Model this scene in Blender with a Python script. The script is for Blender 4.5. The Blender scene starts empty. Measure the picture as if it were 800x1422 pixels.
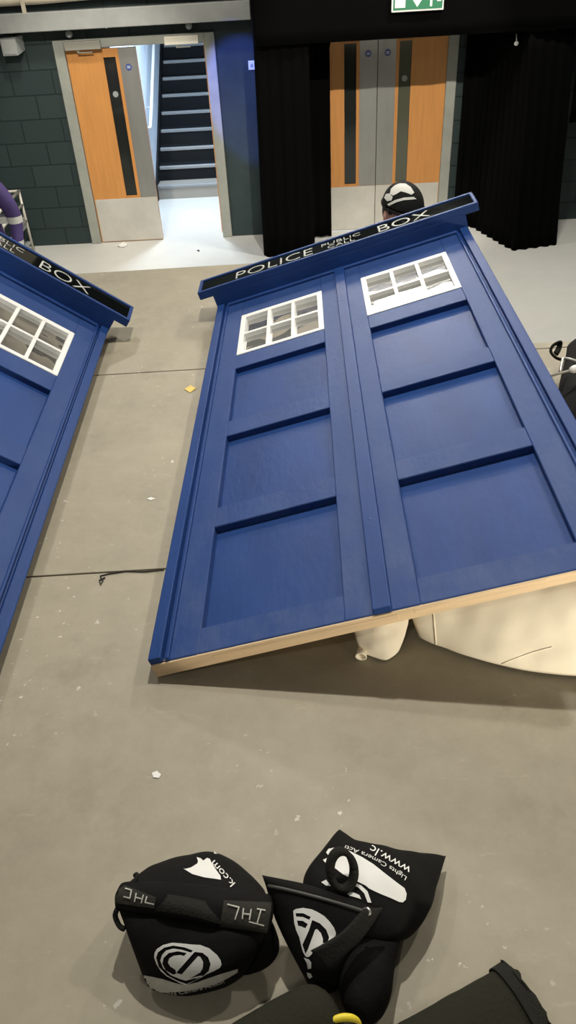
import bpy, bmesh, math, random
from mathutils import Vector, Matrix, noise
from mathutils.bvhtree import BVHTree
from mathutils.geometry import tessellate_polygon
random.seed(7)
SC = bpy.context.scene
COL = SC.collection
R = math.radians

# ------------------------------------------------------------------ camera
CAM = Vector((0, 0, 1.55))
PITCH, ROLL, FPX = 0.649, -0.06, 1055.1
_cp, _sp = math.cos(PITCH), math.sin(PITCH)
_f = Vector((0, _cp, -_sp)); _r0 = Vector((1, 0, 0)); _u0 = Vector((0, _sp, _cp))
_c, _s = math.cos(ROLL), math.sin(ROLL)
_r = _c*_r0 + _s*_u0
_u = -_s*_r0 + _c*_u0
cam_data = bpy.data.cameras.new('camera')
cam = bpy.data.objects.new('camera', cam_data); COL.objects.link(cam)
cam.matrix_world = Matrix(((_r.x, _u.x, -_f.x, CAM.x), (_r.y, _u.y, -_f.y, CAM.y), (_r.z, _u.z, -_f.z, CAM.z), (0, 0, 0, 1)))
cam_data.sensor_fit = 'HORIZONTAL'; cam_data.sensor_width = 36
cam_data.lens = 36*FPX/800
cam_data.clip_start = 0.02; cam_data.clip_end = 100
SC.camera = cam

def ray(x, y):
    return (_f + _r*((x-400)/FPX) - _u*((y-711)/FPX))
def at(x, y, z):            # world point at height z
    d = ray(x, y); return CAM + d*((z-CAM.z)/d.z)

LF = -1.3175                # hall floor, the stage deck being z = 0
# wall frame: a along the wall, b out of the wall, z up from the hall floor
TH = math.atan(.03)
EX = Vector((math.cos(TH), -math.sin(TH), 0)); EN = Vector((-math.sin(TH), -math.cos(TH), 0))
W0 = Vector((0, 9.3425, LF))
WM = Matrix(((EX.x, -EN.x, 0, W0.x), (EX.y, -EN.y, 0, W0.y), (0, 0, 1, W0.z), (0, 0, 0, 1)))   # local x=a, y=-b, z

# ------------------------------------------------------------------ materials
def mat(name, col, rough=.6, metal=0, noise_s=0, noise_a=.0, bump=0, bump_s=60, spec=.5, coat=0, col2=None, stretch=None, sheen=0):
    m = bpy.data.materials.new(name); m.use_nodes = True
    nt = m.node_tree; b = nt.nodes['Principled BSDF']
    b.inputs['Base Color'].default_value = (*col, 1); b.inputs['Roughness'].default_value = rough
    b.inputs['Metallic'].default_value = metal; b.inputs['Specular IOR Level'].default_value = spec
    b.inputs['Coat Weight'].default_value = coat; b.inputs['Sheen Weight'].default_value = sheen
    tc = nt.nodes.new('ShaderNodeTexCoord'); vec = tc.outputs['Object']
    if stretch:
        mp = nt.nodes.new('ShaderNodeMapping'); mp.inputs['Scale'].default_value = stretch
        nt.links.new(vec, mp.inputs['Vector']); vec = mp.outputs['Vector']
    if noise_s:
        n = nt.nodes.new('ShaderNodeTexNoise'); n.inputs['Scale'].default_value = noise_s; n.inputs['Detail'].default_value = 6
        n.inputs['Roughness'].default_value = .62
        nt.links.new(vec, n.inputs['Vector'])
        r = nt.nodes.new('ShaderNodeValToRGB')
        r.color_ramp.elements[0].position = .3; r.color_ramp.elements[1].position = .7
        c2 = col2 or tuple(min(1, c*(1+noise_a)) for c in col)
        c1 = col if col2 else tuple(c*(1-noise_a) for c in col)
        r.color_ramp.elements[0].color = (*c1, 1); r.color_ramp.elements[1].color = (*c2, 1)
        nt.links.new(n.outputs['Fac'], r.inputs['Fac']); nt.links.new(r.outputs['Color'], b.inputs['Base Color'])
    if bump:
        n2 = nt.nodes.new('ShaderNodeTexNoise'); n2.inputs['Scale'].default_value = bump_s; n2.inputs['Detail'].default_value = 4
        nt.links.new(vec, n2.inputs['Vector'])
        bp = nt.nodes.new('ShaderNodeBump'); bp.inputs['Strength'].default_value = bump; bp.inputs['Distance'].default_value = .01
        nt.links.new(n2.outputs['Fac'], bp.inputs['Height']); nt.links.new(bp.outputs['Normal'], b.inputs['Normal'])
    return m

def emis(name, col, st):
    m = mat(name, col); b = m.node_tree.nodes['Principled BSDF']
    b.inputs['Emission Color'].default_value = (*col, 1); b.inputs['Emission Strength'].default_value = st
    return m

M = {}
M['blue'] = mat('blue paint', (.0135, .048, .185), .48, noise_s=5, noise_a=.16, bump=.12, bump_s=45, spec=.2, stretch=(1, .35, 1))
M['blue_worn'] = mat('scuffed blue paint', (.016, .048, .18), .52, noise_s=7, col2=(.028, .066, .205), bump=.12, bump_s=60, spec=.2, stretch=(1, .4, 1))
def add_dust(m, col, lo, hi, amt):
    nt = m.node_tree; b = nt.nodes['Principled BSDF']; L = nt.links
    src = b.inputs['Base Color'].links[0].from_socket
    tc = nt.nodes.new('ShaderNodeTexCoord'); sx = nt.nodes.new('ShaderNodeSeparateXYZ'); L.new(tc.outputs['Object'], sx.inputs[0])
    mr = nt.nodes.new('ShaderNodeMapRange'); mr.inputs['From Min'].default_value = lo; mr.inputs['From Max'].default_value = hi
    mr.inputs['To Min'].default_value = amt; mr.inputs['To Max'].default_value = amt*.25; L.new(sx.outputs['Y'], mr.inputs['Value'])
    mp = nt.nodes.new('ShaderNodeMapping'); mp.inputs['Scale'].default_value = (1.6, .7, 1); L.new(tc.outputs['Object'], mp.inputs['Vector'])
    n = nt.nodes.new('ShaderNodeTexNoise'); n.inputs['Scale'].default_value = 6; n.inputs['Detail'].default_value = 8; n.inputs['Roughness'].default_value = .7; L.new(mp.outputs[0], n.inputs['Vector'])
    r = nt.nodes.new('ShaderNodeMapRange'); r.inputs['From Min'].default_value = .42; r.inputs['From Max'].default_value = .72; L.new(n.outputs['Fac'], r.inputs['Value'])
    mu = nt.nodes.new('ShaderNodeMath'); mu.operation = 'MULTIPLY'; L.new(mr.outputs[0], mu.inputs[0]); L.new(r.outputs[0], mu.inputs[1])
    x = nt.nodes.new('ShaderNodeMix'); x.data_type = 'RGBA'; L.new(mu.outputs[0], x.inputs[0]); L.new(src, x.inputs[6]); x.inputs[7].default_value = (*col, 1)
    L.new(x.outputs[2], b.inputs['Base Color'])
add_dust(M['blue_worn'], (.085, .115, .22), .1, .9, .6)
add_dust(M['blue'], (.045, .08, .21), .2, 1.2, .25)
M['white'] = mat('white gloss paint', (.82, .82, .78), .35, noise_s=14, noise_a=.04)
M['raw'] = mat('raw softwood', (.74, .55, .34), .7, noise_s=9, noise_a=.12, stretch=(.6, 5, 8))
M['sign_black'] = mat('black glossy sign face', (.004, .005, .005), .05, spec=.5)
M['letter'] = mat('sign lettering', (.50, .51, .47), .4)
M['wood_door'] = mat('honey veneer', (.56, .25, .068), .42, noise_s=5, noise_a=.10, stretch=(6, 6, .5))
M['steel'] = mat('brushed steel', (.36, .36, .34), .42, metal=.75, noise_s=4, noise_a=.12, stretch=(1, 1, .25))
M['kick'] = mat('steel kick plate', (.60, .58, .52), .45, metal=.35, noise_s=3, noise_a=.10)
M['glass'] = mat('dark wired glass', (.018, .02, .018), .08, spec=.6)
M['glass_lit'] = mat('lit greenish glass', (.085, .09, .062), .1, spec=.6)  # lit copy of the door glass, brightness put into its colour
M['frame'] = mat('grey painted frame', (.30, .31, .27), .5, noise_s=6, noise_a=.1)
M['disc'] = mat('blue disc', (.05, .085, .3), .4)
M['closer_steel'] = mat('grey closer', (.34, .33, .28), .4, metal=.3)
M['closer_white'] = mat('cream closer', (.78, .74, .62), .45)
M['beam'] = mat('grey trunking', (.33, .34, .32), .5, noise_s=5, noise_a=.1)
M['upper'] = mat('cream upper wall', (.50, .45, .34), .8, noise_s=3, noise_a=.15)
M['pipe'] = mat('cream pipe', (.56, .50, .38), .5, noise_s=4, noise_a=.15)
M['plastic_grey'] = mat('grey plastic', (.30, .32, .31), .5)
M['plastic_white'] = mat('white plastic', (.72, .72, .70), .45)
M['drape'] = mat('black serge', (.002, .002, .002), .95, spec=.04, bump=.2, bump_s=90)
M['dark_blue_drape'] = mat('black inner serge', (.0035, .0038, .005), .95, spec=.08)
M['stair'] = mat('dark stair covering', (.006, .008, .010), .75, spec=.2)
M['nosing'] = mat('grey stair nosing', (.22, .235, .24), .5)
M['stairwall'] = mat('pale blue wall', (.62, .70, .78), .5)
M['riser_grey'] = mat('grey riser', (.27, .26, .23), .6)
M['green'] = mat('exit green', (.03, .17, .085), .4)
M['sign_white'] = mat('exit white', (.75, .76, .72), .4)
M['bag'] = mat('black nylon', (.0075, .0075, .007), .8, noise_s=9, noise_a=.3, bump=.5, bump_s=22, spec=.12)
M['bag_strap'] = mat('black webbing', (.018, .018, .015), .85, bump=.3, bump_s=200, spec=.15)
M['tag'] = mat('charcoal tag', (.030, .030, .024), .8, bump=.2, bump_s=150, spec=.2)
M['chalk'] = mat('chalk pen', (.50, .50, .44), .9, noise_s=120, noise_a=.25)
M['print'] = mat('white print', (.80, .80, .76), .7, noise_s=20, noise_a=.03)
M['print_grey'] = mat('reflective grey print', (.55, .54, .48), .6, noise_s=60, noise_a=.12)
M['zip'] = mat('zip tape', (.045, .045, .038), .5)
M['metal'] = mat('nickel', (.55, .55, .52), .3, metal=.9)
M['canvas'] = mat('cream canvas', (.84, .76, .60), .85, noise_s=6, noise_a=.05, bump=.25, bump_s=7, spec=.2)
M['skin'] = mat('skin', (.70, .40, .31), .55, noise_s=12, noise_a=.06)
M['lips'] = mat('lips', (.45, .16, .13), .5)
M['eye'] = mat('eye white', (.7, .68, .64), .25)
M['iris'] = mat('iris', (.03, .025, .02), .2)
M['hair'] = mat('dark hair', (.02, .014, .010), .7, noise_s=80, noise_a=.4)
M['cap'] = mat('black cotton', (.010, .011, .010), .85, bump=.2, bump_s=80, spec=.2)
M['cap_white'] = mat('white cap print', (.68, .68, .62), .8)
M['shirt'] = mat('black shirt', (.012, .012, .013), .85, spec=.2)
M['jeans'] = mat('dark trousers', (.015, .018, .028), .85, spec=.2)
M['shoe'] = mat('black shoe', (.01, .01, .01), .6)
M['purple'] = mat('purple work jacket', (.085, .055, .20), .75, noise_s=6, noise_a=.2, bump=.2, bump_s=20)
M['hivis'] = mat('reflective band', (.74, .74, .70), .5)
M['trolley'] = mat('pale metal tube', (.55, .53, .46), .4, metal=.3)
M['yellow'] = mat('yellow trim', (.80, .64, .03), .5)
M['pouch'] = mat('black padded fabric', (.022, .022, .014), .9, bump=.3, bump_s=120, spec=.15)
M['paper'] = mat('white paper', (.8, .8, .76), .8)
M['yellow_paper'] = mat('yellow paper', (.75, .55, .16), .8)
M['thread'] = mat('black thread', (.02, .018, .014), .8)
M['cable'] = mat('grey cable', (.26, .26, .22), .5)

def block_mat():
    m = bpy.data.materials.new('painted blockwork'); m.use_nodes = True
    nt = m.node_tree; b = nt.nodes['Principled BSDF']; b.inputs['Roughness'].default_value = .55; b.inputs['Specular IOR Level'].default_value = .3
    tc = nt.nodes.new('ShaderNodeTexCoord')
    sx = nt.nodes.new('ShaderNodeSeparateXYZ'); cx = nt.nodes.new('ShaderNodeCombineXYZ')
    nt.links.new(tc.outputs['Object'], sx.inputs[0]); ad = nt.nodes.new('ShaderNodeMath'); ad.operation = 'ADD'; ad.inputs[1].default_value = .04
    nt.links.new(sx.outputs['X'], cx.inputs['X']); nt.links.new(sx.outputs['Z'], ad.inputs[0]); nt.links.new(ad.outputs[0], cx.inputs['Y'])
    br = nt.nodes.new('ShaderNodeTexBrick'); br.inputs['Scale'].default_value = 1
    br.inputs['Brick Width'].default_value = .45; br.inputs['Row Height'].default_value = .235; br.inputs['Mortar Size'].default_value = .008
    br.inputs['Mortar Smooth'].default_value = .35
    br.inputs['Color1'].default_value = (.022, .036, .036, 1); br.inputs['Color2'].default_value = (.028, .043, .043, 1)
    br.inputs['Mortar'].default_value = (.013, .022, .022, 1)
    nt.links.new(cx.outputs[0], br.inputs['Vector'])
    n = nt.nodes.new('ShaderNodeTexNoise'); n.inputs['Scale'].default_value = 40; n.inputs['Detail'].default_value = 5
    nt.links.new(tc.outputs['Object'], n.inputs['Vector'])
    mx = nt.nodes.new('ShaderNodeMath'); mx.operation = 'MULTIPLY_ADD'; mx.inputs[1].default_value = -1.0
    ns = nt.nodes.new('ShaderNodeMath'); ns.operation = 'MULTIPLY'; ns.inputs[1].default_value = .25
    nt.links.new(n.outputs['Fac'], ns.inputs[0])
    nt.links.new(br.outputs['Fac'], mx.inputs[0]); nt.links.new(ns.outputs[0], mx.inputs[2])
    bp = nt.nodes.new('ShaderNodeBump'); bp.inputs['Strength'].default_value = .7; bp.inputs['Distance'].default_value = .012
    nt.links.new(mx.outputs[0], bp.inputs['Height']); nt.links.new(bp.outputs['Normal'], b.inputs['Normal'])
    nt.links.new(br.outputs['Color'], b.inputs['Base Color'])
    return m
M['block'] = block_mat()
M['teal'] = mat('smooth teal paint', (.026, .041, .042), .5, noise_s=5, noise_a=.15, bump=.15, bump_s=30, spec=.3)

def floor_mat(name, base, dark, light, rough, spots=True, scale=1.0):
    m = bpy.data.materials.new(name); m.use_nodes = True
    nt = m.node_tree; b = nt.nodes['Principled BSDF']
    tc = nt.nodes.new('ShaderNodeTexCoord'); L = nt.links
    def nz(s, d=6, r=.6, st=None):
        n = nt.nodes.new('ShaderNodeTexNoise'); n.inputs['Scale'].default_value = s*scale; n.inputs['Detail'].default_value = d; n.inputs['Roughness'].default_value = r
        v = tc.outputs['Object']
        if st:
            mp = nt.nodes.new('ShaderNodeMapping'); mp.inputs['Scale'].default_value = st; mp.inputs['Rotation'].default_value = (0, 0, .5)
            L.new(v, mp.inputs['Vector']); v = mp.outputs['Vector']
        L.new(v, n.inputs['Vector']); return n
    def ramp(n, p0, p1, c0, c1):
        r = nt.nodes.new('ShaderNodeValToRGB'); r.color_ramp.elements[0].position = p0; r.color_ramp.elements[1].position = p1
        r.color_ramp.elements[0].color = (*c0, 1); r.color_ramp.elements[1].color = (*c1, 1); L.new(n.outputs['Fac'], r.inputs['Fac']); return r
    def mix(fac, a, bcol, const=None):
        x = nt.nodes.new('ShaderNodeMix'); x.data_type = 'RGBA'
        L.new(fac, x.inputs[0]); L.new(a, x.inputs[6])
        if const: x.inputs[7].default_value = (*const, 1)
        else: L.new(bcol, x.inputs[7])
        return x.outputs[2]
    c = ramp(nz(1.6), .32, .68, dark, base).outputs['Color']
    g = ramp(nz(9, 10, .8), .38, .70, (0, 0, 0), (1, 1, 1))
    mm = nt.nodes.new('ShaderNodeMath'); mm.operation = 'MULTIPLY'; mm.inputs[1].default_value = .5; L.new(g.outputs['Color'], mm.inputs[0])
    c = mix(mm.outputs[0], c, None, light)
    if spots:
        s1 = ramp(nz(6, 9, .75, (1, 5, 1)), .60, .78, (0, 0, 0), (.45, .45, .45))     # pale scuffs
        c = mix(s1.outputs['Color'], c, None, tuple(min(1, x*1.5) for x in light))
        s2 = ramp(nz(34, 3, .6), .66, .70, (0, 0, 0), (.8, .8, .8))                     # chips of pale paint
        s3 = ramp(nz(1.7, 2, .5), .48, .60, (0, 0, 0), (1, 1, 1))
        mu = nt.nodes.new('ShaderNodeMath'); mu.operation = 'MULTIPLY'; L.new(s2.outputs['Color'], mu.inputs[0]); L.new(s3.outputs['Color'], mu.inputs[1])
        c = mix(mu.outputs[0], c, None, (.72, .70, .64))
    if spots:
        s4 = ramp(nz(2.6, 7, .7), .56, .74, (0, 0, 0), (.55, .55, .55))                   # dirty grey patches
        c = mix(s4.outputs['Color'], c, None, tuple(x*.66 for x in dark))
    L.new(c, b.inputs['Base Color'])
    rr = nt.nodes.new('ShaderNodeMapRange'); rr.inputs['To Min'].default_value = rough-.08; rr.inputs['To Max'].default_value = rough+.12
    L.new(nz(5).outputs['Fac'], rr.inputs['Value']); L.new(rr.outputs[0], b.inputs['Roughness'])
    b.inputs['Specular IOR Level'].default_value = .35
    return m
M['deck'] = floor_mat('worn stage hardboard', (.35, .313, .23), (.275, .247, .183), (.42, .38, .287), .5)
M['gap'] = mat('dark joint', (.03, .027, .022), .9)
M['hall_floor'] = floor_mat('grey painted floor', (.60, .60, .555), (.55, .55, .515), (.65, .65, .60), .32, spots=False, scale=.6)

def pane_mat(name, weight, col):
    m = bpy.data.materials.new(name); m.use_nodes = True
    nt = m.node_tree; b = nt.nodes['Principled BSDF']
    b.inputs['Base Color'].default_value = (*col, 1); b.inputs['Roughness'].default_value = .35
    g = nt.nodes.new('ShaderNodeBsdfGlossy'); g.inputs['Roughness'].default_value = .03; g.inputs['Color'].default_value = (.95, .95, .95, 1)
    mx = nt.nodes.new('ShaderNodeMixShader'); mx.inputs[0].default_value = weight
    n = nt.nodes.new('ShaderNodeTexNoise'); n.inputs['Scale'].default_value = 7; n.inputs['Detail'].default_value = 1
    tc = nt.nodes.new('ShaderNodeTexCoord'); nt.links.new(tc.outputs['Object'], n.inputs['Vector'])
    bp = nt.nodes.new('ShaderNodeBump'); bp.inputs['Strength'].default_value = .25; bp.inputs['Distance'].default_value = .02
    nt.links.new(n.outputs['Fac'], bp.inputs['Height']); nt.links.new(bp.outputs['Normal'], g.inputs['Normal'])
    nt.links.new(b.outputs[0], mx.inputs[1]); nt.links.new(g.outputs[0], mx.inputs[2])
    nt.links.new(mx.outputs[0], nt.nodes['Material Output'].inputs['Surface'])
    return m
M['pane'] = pane_mat('shiny acrylic pane', .55, (.13, .125, .11))

# ------------------------------------------------------------------ mesh helpers
class MB:
    def __init__(s): s.bm = bmesh.new(); s.mi = 0
    def _tag(s, n0):
        s.bm.faces.ensure_lookup_table()
        for f in s.bm.faces[n0:]: f.material_index = s.mi
    def box(s, lo, hi, bev=0, m=None, seg=1):
        n0 = len(s.bm.faces)
        vs = [s.bm.verts.new((x, y, z)) for x in (lo[0], hi[0]) for y in (lo[1], hi[1]) for z in (lo[2], hi[2])]
        q = [(0, 1, 3, 2), (4, 6, 7, 5), (0, 4, 5, 1), (2, 3, 7, 6), (0, 2, 6, 4), (1, 5, 7, 3)]
        fs = [s.bm.faces.new([vs[i] for i in a]) for a in q]
        if bev:
            es = list({e for f in fs for e in f.edges})
            bmesh.ops.bevel(s.bm, geom=es, offset=bev, segments=seg, affect='EDGES', profile=.5, clamp_overlap=True)
        if m is not None:
            pass
        s._tag(n0); return s
    def hexa(s, pts, bev=0):
        n0 = len(s.bm.faces)
        vs = [s.bm.verts.new(p) for p in pts]      # 4 bottom, 4 top
        for a in ((3, 2, 1, 0), (4, 5, 6, 7), (0, 1, 5, 4), (1, 2, 6, 5), (2, 3, 7, 6), (3, 0, 4, 7)): s.bm.faces.new([vs[i] for i in a])
        if bev:
            es = list({e for v in vs for e in v.link_edges})
            bmesh.ops.bevel(s.bm, geom=es, offset=bev, segments=2, affect='EDGES', profile=.5, clamp_overlap=True)
        s._tag(n0); return s
    def tube(s, path, r, seg=10, caps=True, flat=None):
        n0 = len(s.bm.faces)
        path = [Vector(p) for p in path]; rs = r if isinstance(r, (list, tuple)) else [r]*len(path)
        rings = []; up = None
        for i, p in enumerate(path):
            t = (path[min(i+1, len(path)-1)] - path[max(i-1, 0)]).normalized()
            if up is None: up = Vector((0, 0, 1)) if abs(t.z) < .9 else Vector((0, 1, 0))
            sd = t.cross(up).normalized(); up2 = sd.cross(t).normalized(); up = up2
            k = flat or 1
            rings.append([s.bm.verts.new(p + (sd*math.cos(2*math.pi*j/seg) + up2*math.sin(2*math.pi*j/seg)*k)*rs[i]) for j in range(seg)])
        for a, b in zip(rings, rings[1:]):
            for j in range(seg): s.bm.faces.new((a[j], a[(j+1) % seg], b[(j+1) % seg], b[j]))
        if caps:
            s.bm.faces.new(rings[0][::-1]); s.bm.faces.new(rings[-1])
        s._tag(n0); return s
    def ribbon(s, path, side, w, t=.003):
        # strap: a flat band along path, width along vector side
        n0 = len(s.bm.faces); path = [Vector(p) for p in path]; rings = []
        for i, p in enumerate(path):
            tn = (path[min(i+1, len(path)-1)] - path[max(i-1, 0)]).normalized()
            sd = (side - tn*side.dot(tn)).normalized(); nn = sd.cross(tn).normalized()
            rings.append([s.bm.verts.new(p + sd*w/2*a + nn*t/2*b) for a, b in ((-1, -1), (1, -1), (1, 1), (-1, 1))])
        for a, b in zip(rings, rings[1:]):
            for j in range(4): s.bm.faces.new((a[j], a[(j+1) % 4], b[(j+1) % 4], b[j]))
        s.bm.faces.new(rings[0][::-1]); s.bm.faces.new(rings[-1]); s._tag(n0); return s
    def ball(s, c, r, u=20, v=14):
        n0 = len(s.bm.faces)
        r = (r, r, r) if isinstance(r, (int, float)) else r
        bmesh.ops.create_uvsphere(s.bm, u_segments=u, v_segments=v, radius=1, matrix=Matrix.Translation(c) @ Matrix.Diagonal((*r, 1)))
        s._tag(n0); return s
    def build(s, name, mats, parent=None, smooth=False, matrix=None, fix=True):
        if fix: bmesh.ops.recalc_face_normals(s.bm, faces=s.bm.faces)
        me = bpy.data.meshes.new(name); s.bm.to_mesh(me); s.bm.free()
        return link(name, me, mats, parent, smooth, matrix)

def link(name, me, mats, parent=None, smooth=False, matrix=None):
    for m in (mats if isinstance(mats, (list, tuple)) else [mats]): me.materials.append(m)
    if smooth:
        for p in me.polygons: p.use_smooth = True
    o = bpy.data.objects.new(name, me); COL.objects.link(o)
    if parent is not None: o.parent = parent
    if matrix is not None: o.matrix_local = matrix
    return o

def empty(name, matrix=None):
    o = bpy.data.objects.new(name, None); COL.objects.link(o); o.empty_display_size = .1
    if matrix is not None: o.matrix_world = matrix
    return o
def tag(o, label, cat, group=None, kind=None):
    o['label'] = label; o['category'] = cat
    if group: o['group'] = group
    if kind: o['kind'] = kind
    return o
def struct(o):
    o['kind'] = 'structure'; return o

def poly_mesh(loops, fn, cuts=0.012, flip=False):
    """fill 2-D loops (even-odd) with triangles, refine, map every vertex through fn -> bmesh"""
    cu = bpy.data.curves.new('tmp', 'CURVE'); cu.dimensions = '2D'; cu.fill_mode = 'BOTH'
    for lp in loops:
        sp = cu.splines.new('POLY'); sp.points.add(len(lp)-1); sp.use_cyclic_u = True
        for p, q in zip(sp.points, lp): p.co = (q[0], q[1], 0, 1)
    o = bpy.data.objects.new('tmp', cu); COL.objects.link(o)
    bpy.context.view_layer.update()
    me = bpy.data.meshes.new_from_object(o.evaluated_get(bpy.context.evaluated_depsgraph_get()))
    bpy.data.objects.remove(o); bpy.data.curves.remove(cu)
    return refine_map(me, fn, cuts)
def refine_map(me, fn, cuts):
    bm = bmesh.new(); bm.from_mesh(me); bpy.data.meshes.remove(me)
    bmesh.ops.remove_doubles(bm, verts=bm.verts, dist=1e-6)
    bmesh.ops.triangulate(bm, faces=bm.faces)
    for _ in range(7):
        es = [e for e in bm.edges if e.calc_length() > cuts]
        if not es: break
        bmesh.ops.subdivide_edges(bm, edges=es, cuts=1); bmesh.ops.triangulate(bm, faces=bm.faces)
    bad = []
    for v in bm.verts:
        p = fn(v.co.x, v.co.y)
        if p is None: bad.append(v)
        else: v.co = p
    if bad: bmesh.ops.delete(bm, geom=bad, context='VERTS')
    return bm
def text_mesh(txt, width, height, bold=0):
    """flat mesh of text, scaled into [0,width] x [0,height]"""
    cu = bpy.data.curves.new('tmp', 'FONT'); cu.body = txt; cu.size = 1; cu.resolution_u = 4; cu.offset = bold
    o = bpy.data.objects.new('tmp', cu); COL.objects.link(o); bpy.context.view_layer.update()
    me = bpy.data.meshes.new_from_object(o.evaluated_get(bpy.context.evaluated_depsgraph_get()))
    bpy.data.objects.remove(o); bpy.data.curves.remove(cu)
    xs = [v.co.x for v in me.vertices]; ys = [v.co.y for v in me.vertices]
    x0, x1, y0, y1 = min(xs), max(xs), min(ys), max(ys)
    for v in me.vertices:
        v.co.x = (v.co.x-x0)/(x1-x0)*width; v.co.y = (v.co.y-y0)/(y1-y0)*height
    return me

def bvh_of(objs):
    if not isinstance(objs, (list, tuple)): objs = [objs]
    bpy.context.view_layer.update()
    vs, fs = [], []
    for o in objs:
        k = len(vs); vs += [o.matrix_world @ v.co for v in o.data.vertices]; fs += [[i+k for i in p.vertices] for p in o.data.polygons]
    return BVHTree.FromPolygons(vs, fs)
def drop(bv, off=.0015):
    def fn(x, y):
        d = ray(x, y).normalized()
        h, n, i, t = bv.ray_cast(CAM, d)
        if h is None: return None
        return h - d*off
    return fn
def decal(name, loops, target, m, parent, off=.0015, cuts=4):
    bm = poly_mesh(loops, drop(bvh_of(target), off), cuts)
    me = bpy.data.meshes.new(name); bm.to_mesh(me); bm.free()
    o = link(name, me, m, None); o.parent = parent; o.matrix_parent_inverse = parent.matrix_world.inverted()
    return o
def join_bm(bms):
    me = bpy.data.meshes.new('j'); b = bmesh.new()
    for x in bms:
        t = bpy.data.meshes.new('t'); x.to_mesh(t); x.free(); b.from_mesh(t); bpy.data.meshes.remove(t)
    b.to_mesh(me); b.free(); return me

# ------------------------------------------------------------------ SETTING
# stage deck: hardboard sheets, joints every 1.365 m
mb = MB()
rows = [(-2.3, -.94), (-.94, .425), (.425, 1.79), (1.79, 3.155), (3.155, 4.52)]
g = .0035
for i, (a, b) in enumerate(rows):
    x1 = 4.2 if i < 4 else .2
    mb.box((-4.2, a+g, -.018), (x1, b-g if i != 3 else b-g, 0), .001)
mb.box((.2+g, 3.155+g, -.018), (4.2, 3.215, 0), .001)
deck = struct(mb.build('stage_floor', M['deck']))
mb = MB(); mb.box((-4.2, -2.3, LF), (4.2, 3.21, -.019)); mb.box((-4.2, 3.21, LF), (.195, 4.515, -.019))
struct(mb.build('trim_stage_base', M['gap']))
mb = MB(); mb.box((-7, 1, LF-.1), (7, 16, LF)); struct(mb.build('floor', M['hall_floor']))

# back wall (local x=a, y=-b, z from hall floor)
D1L, D1R = -2.17, -.47
D2L, D2R = .39, 2.09
HT = 2.10
mb = MB()
UP = 3.72
mb.box((-7, 0, 0), (D1L, .2, UP)); mb.box((D2R, 0, 0), (7, .2, UP))
mb.box((D1L, 0, HT), (D1R, .2, UP)); mb.box((D2L, 0, HT), (D2R, .2, UP))
struct(mb.build('wall_back', M['block'], matrix=WM))
mb = MB(); mb.box((D1R, 0, 0), (D2L, .2, UP)); struct(mb.build('wall_back_pier', M['teal'], matrix=WM))
mb = MB(); mb.box((-7, 0.02, UP), (7, .2, 6.5)); struct(mb.build('wall_back_upper', M['upper'], matrix=WM))

# stairwell behind door 1
mb = MB(); mb.box((-1.70, .2, 0), (-1.62, 5.2, 4.6)); struct(mb.build('wall_stairwell_left', M['stairwall'], matrix=WM))
mb = MB(); mb.box((-.30, .2, 0), (-.2, 5.2, 4.6)); struct(mb.build('wall_stairwell_right', M['stairwall'], matrix=WM))
mb = MB(); mb.box((-1.62, 5.1, 0), (-.3, 5.2, 4.6)); struct(mb.build('wall_stairwell_end', M['stairwall'], matrix=WM))
mb = MB(); mb.box((-2.6, .2, 2.5), (-1.62, .3, 2.6)); mb.box((-1.7, .2, 4.5), (-.2, 5.2, 4.6)); struct(mb.build('ceiling_stairwell', M['stairwall'], matrix=WM))
mb = MB(); mb.box((-2.6, .2, 0), (-2.5, 1.8, 2.6)); mb.box((-2.6, 1.7, 0), (-1.62, 1.8, 2.6)); struct(mb.build('wall_lobby', M['stairwall'], matrix=WM))
# staircase
RISE, GO, B0 = .1825, .28, 1.80
st = tag(empty('staircase', WM @ Matrix.Translation((-.95, B0, 0))), 'dark staircase with pale nosings rising behind the open doorway', 'stairs', kind='structure')
for k in range(11):
    z = RISE*(k+1); y = GO*k
    mb = MB(); mb.box((-.66, y, 0), (.64, y+GO+.02, z-.004)); mb.build('step', M['riser_grey'] if k == 0 else M['stair'], st)
    mb = MB(); mb.box((-.62, y-.012, z-.042), (.64, y+.045, z), .006); mb.build('nosing', M['nosing'], st)
mb = MB()
mb.hexa([(-.668, 0-.1, 0), (-.64, -.1, 0), (-.64, GO*11, 0), (-.668, GO*11, 0), (-.668, -.1, .12), (-.64, -.1, .12), (-.64, GO*11, RISE*11+.22), (-.668, GO*11, RISE*11+.22)])
mb.build('stringer', M['stair'], st)
# handrail on the left stair wall
mb = MB()
hr = [(-1.60, 1.65, .93), (-1.545, 1.62, .95), (-1.545, 1.70, 1.0), (-1.545, 1.9, 1.12), (-1.545, 4.6, 1.12+2.7*RISE/GO)]
hb = MB(); hb.tube(hr, .021, 10)
ho = empty('handrail', WM); tag(ho, 'pale handrail on the left wall of the staircase', 'handrail')
hb.build('rail', M['plastic_white'], ho, True)
for yy in (2.0, 3.2, 4.3):
    hb = MB(); zz = 1.12+(yy-1.9)*RISE/GO; hb.tube([(-1.62, yy, zz-.06), (-1.56, yy, zz-.06), (-1.545, yy, zz-.015)], .009, 8); hb.build('bracket', M['plastic_white'], ho, True)

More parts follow.
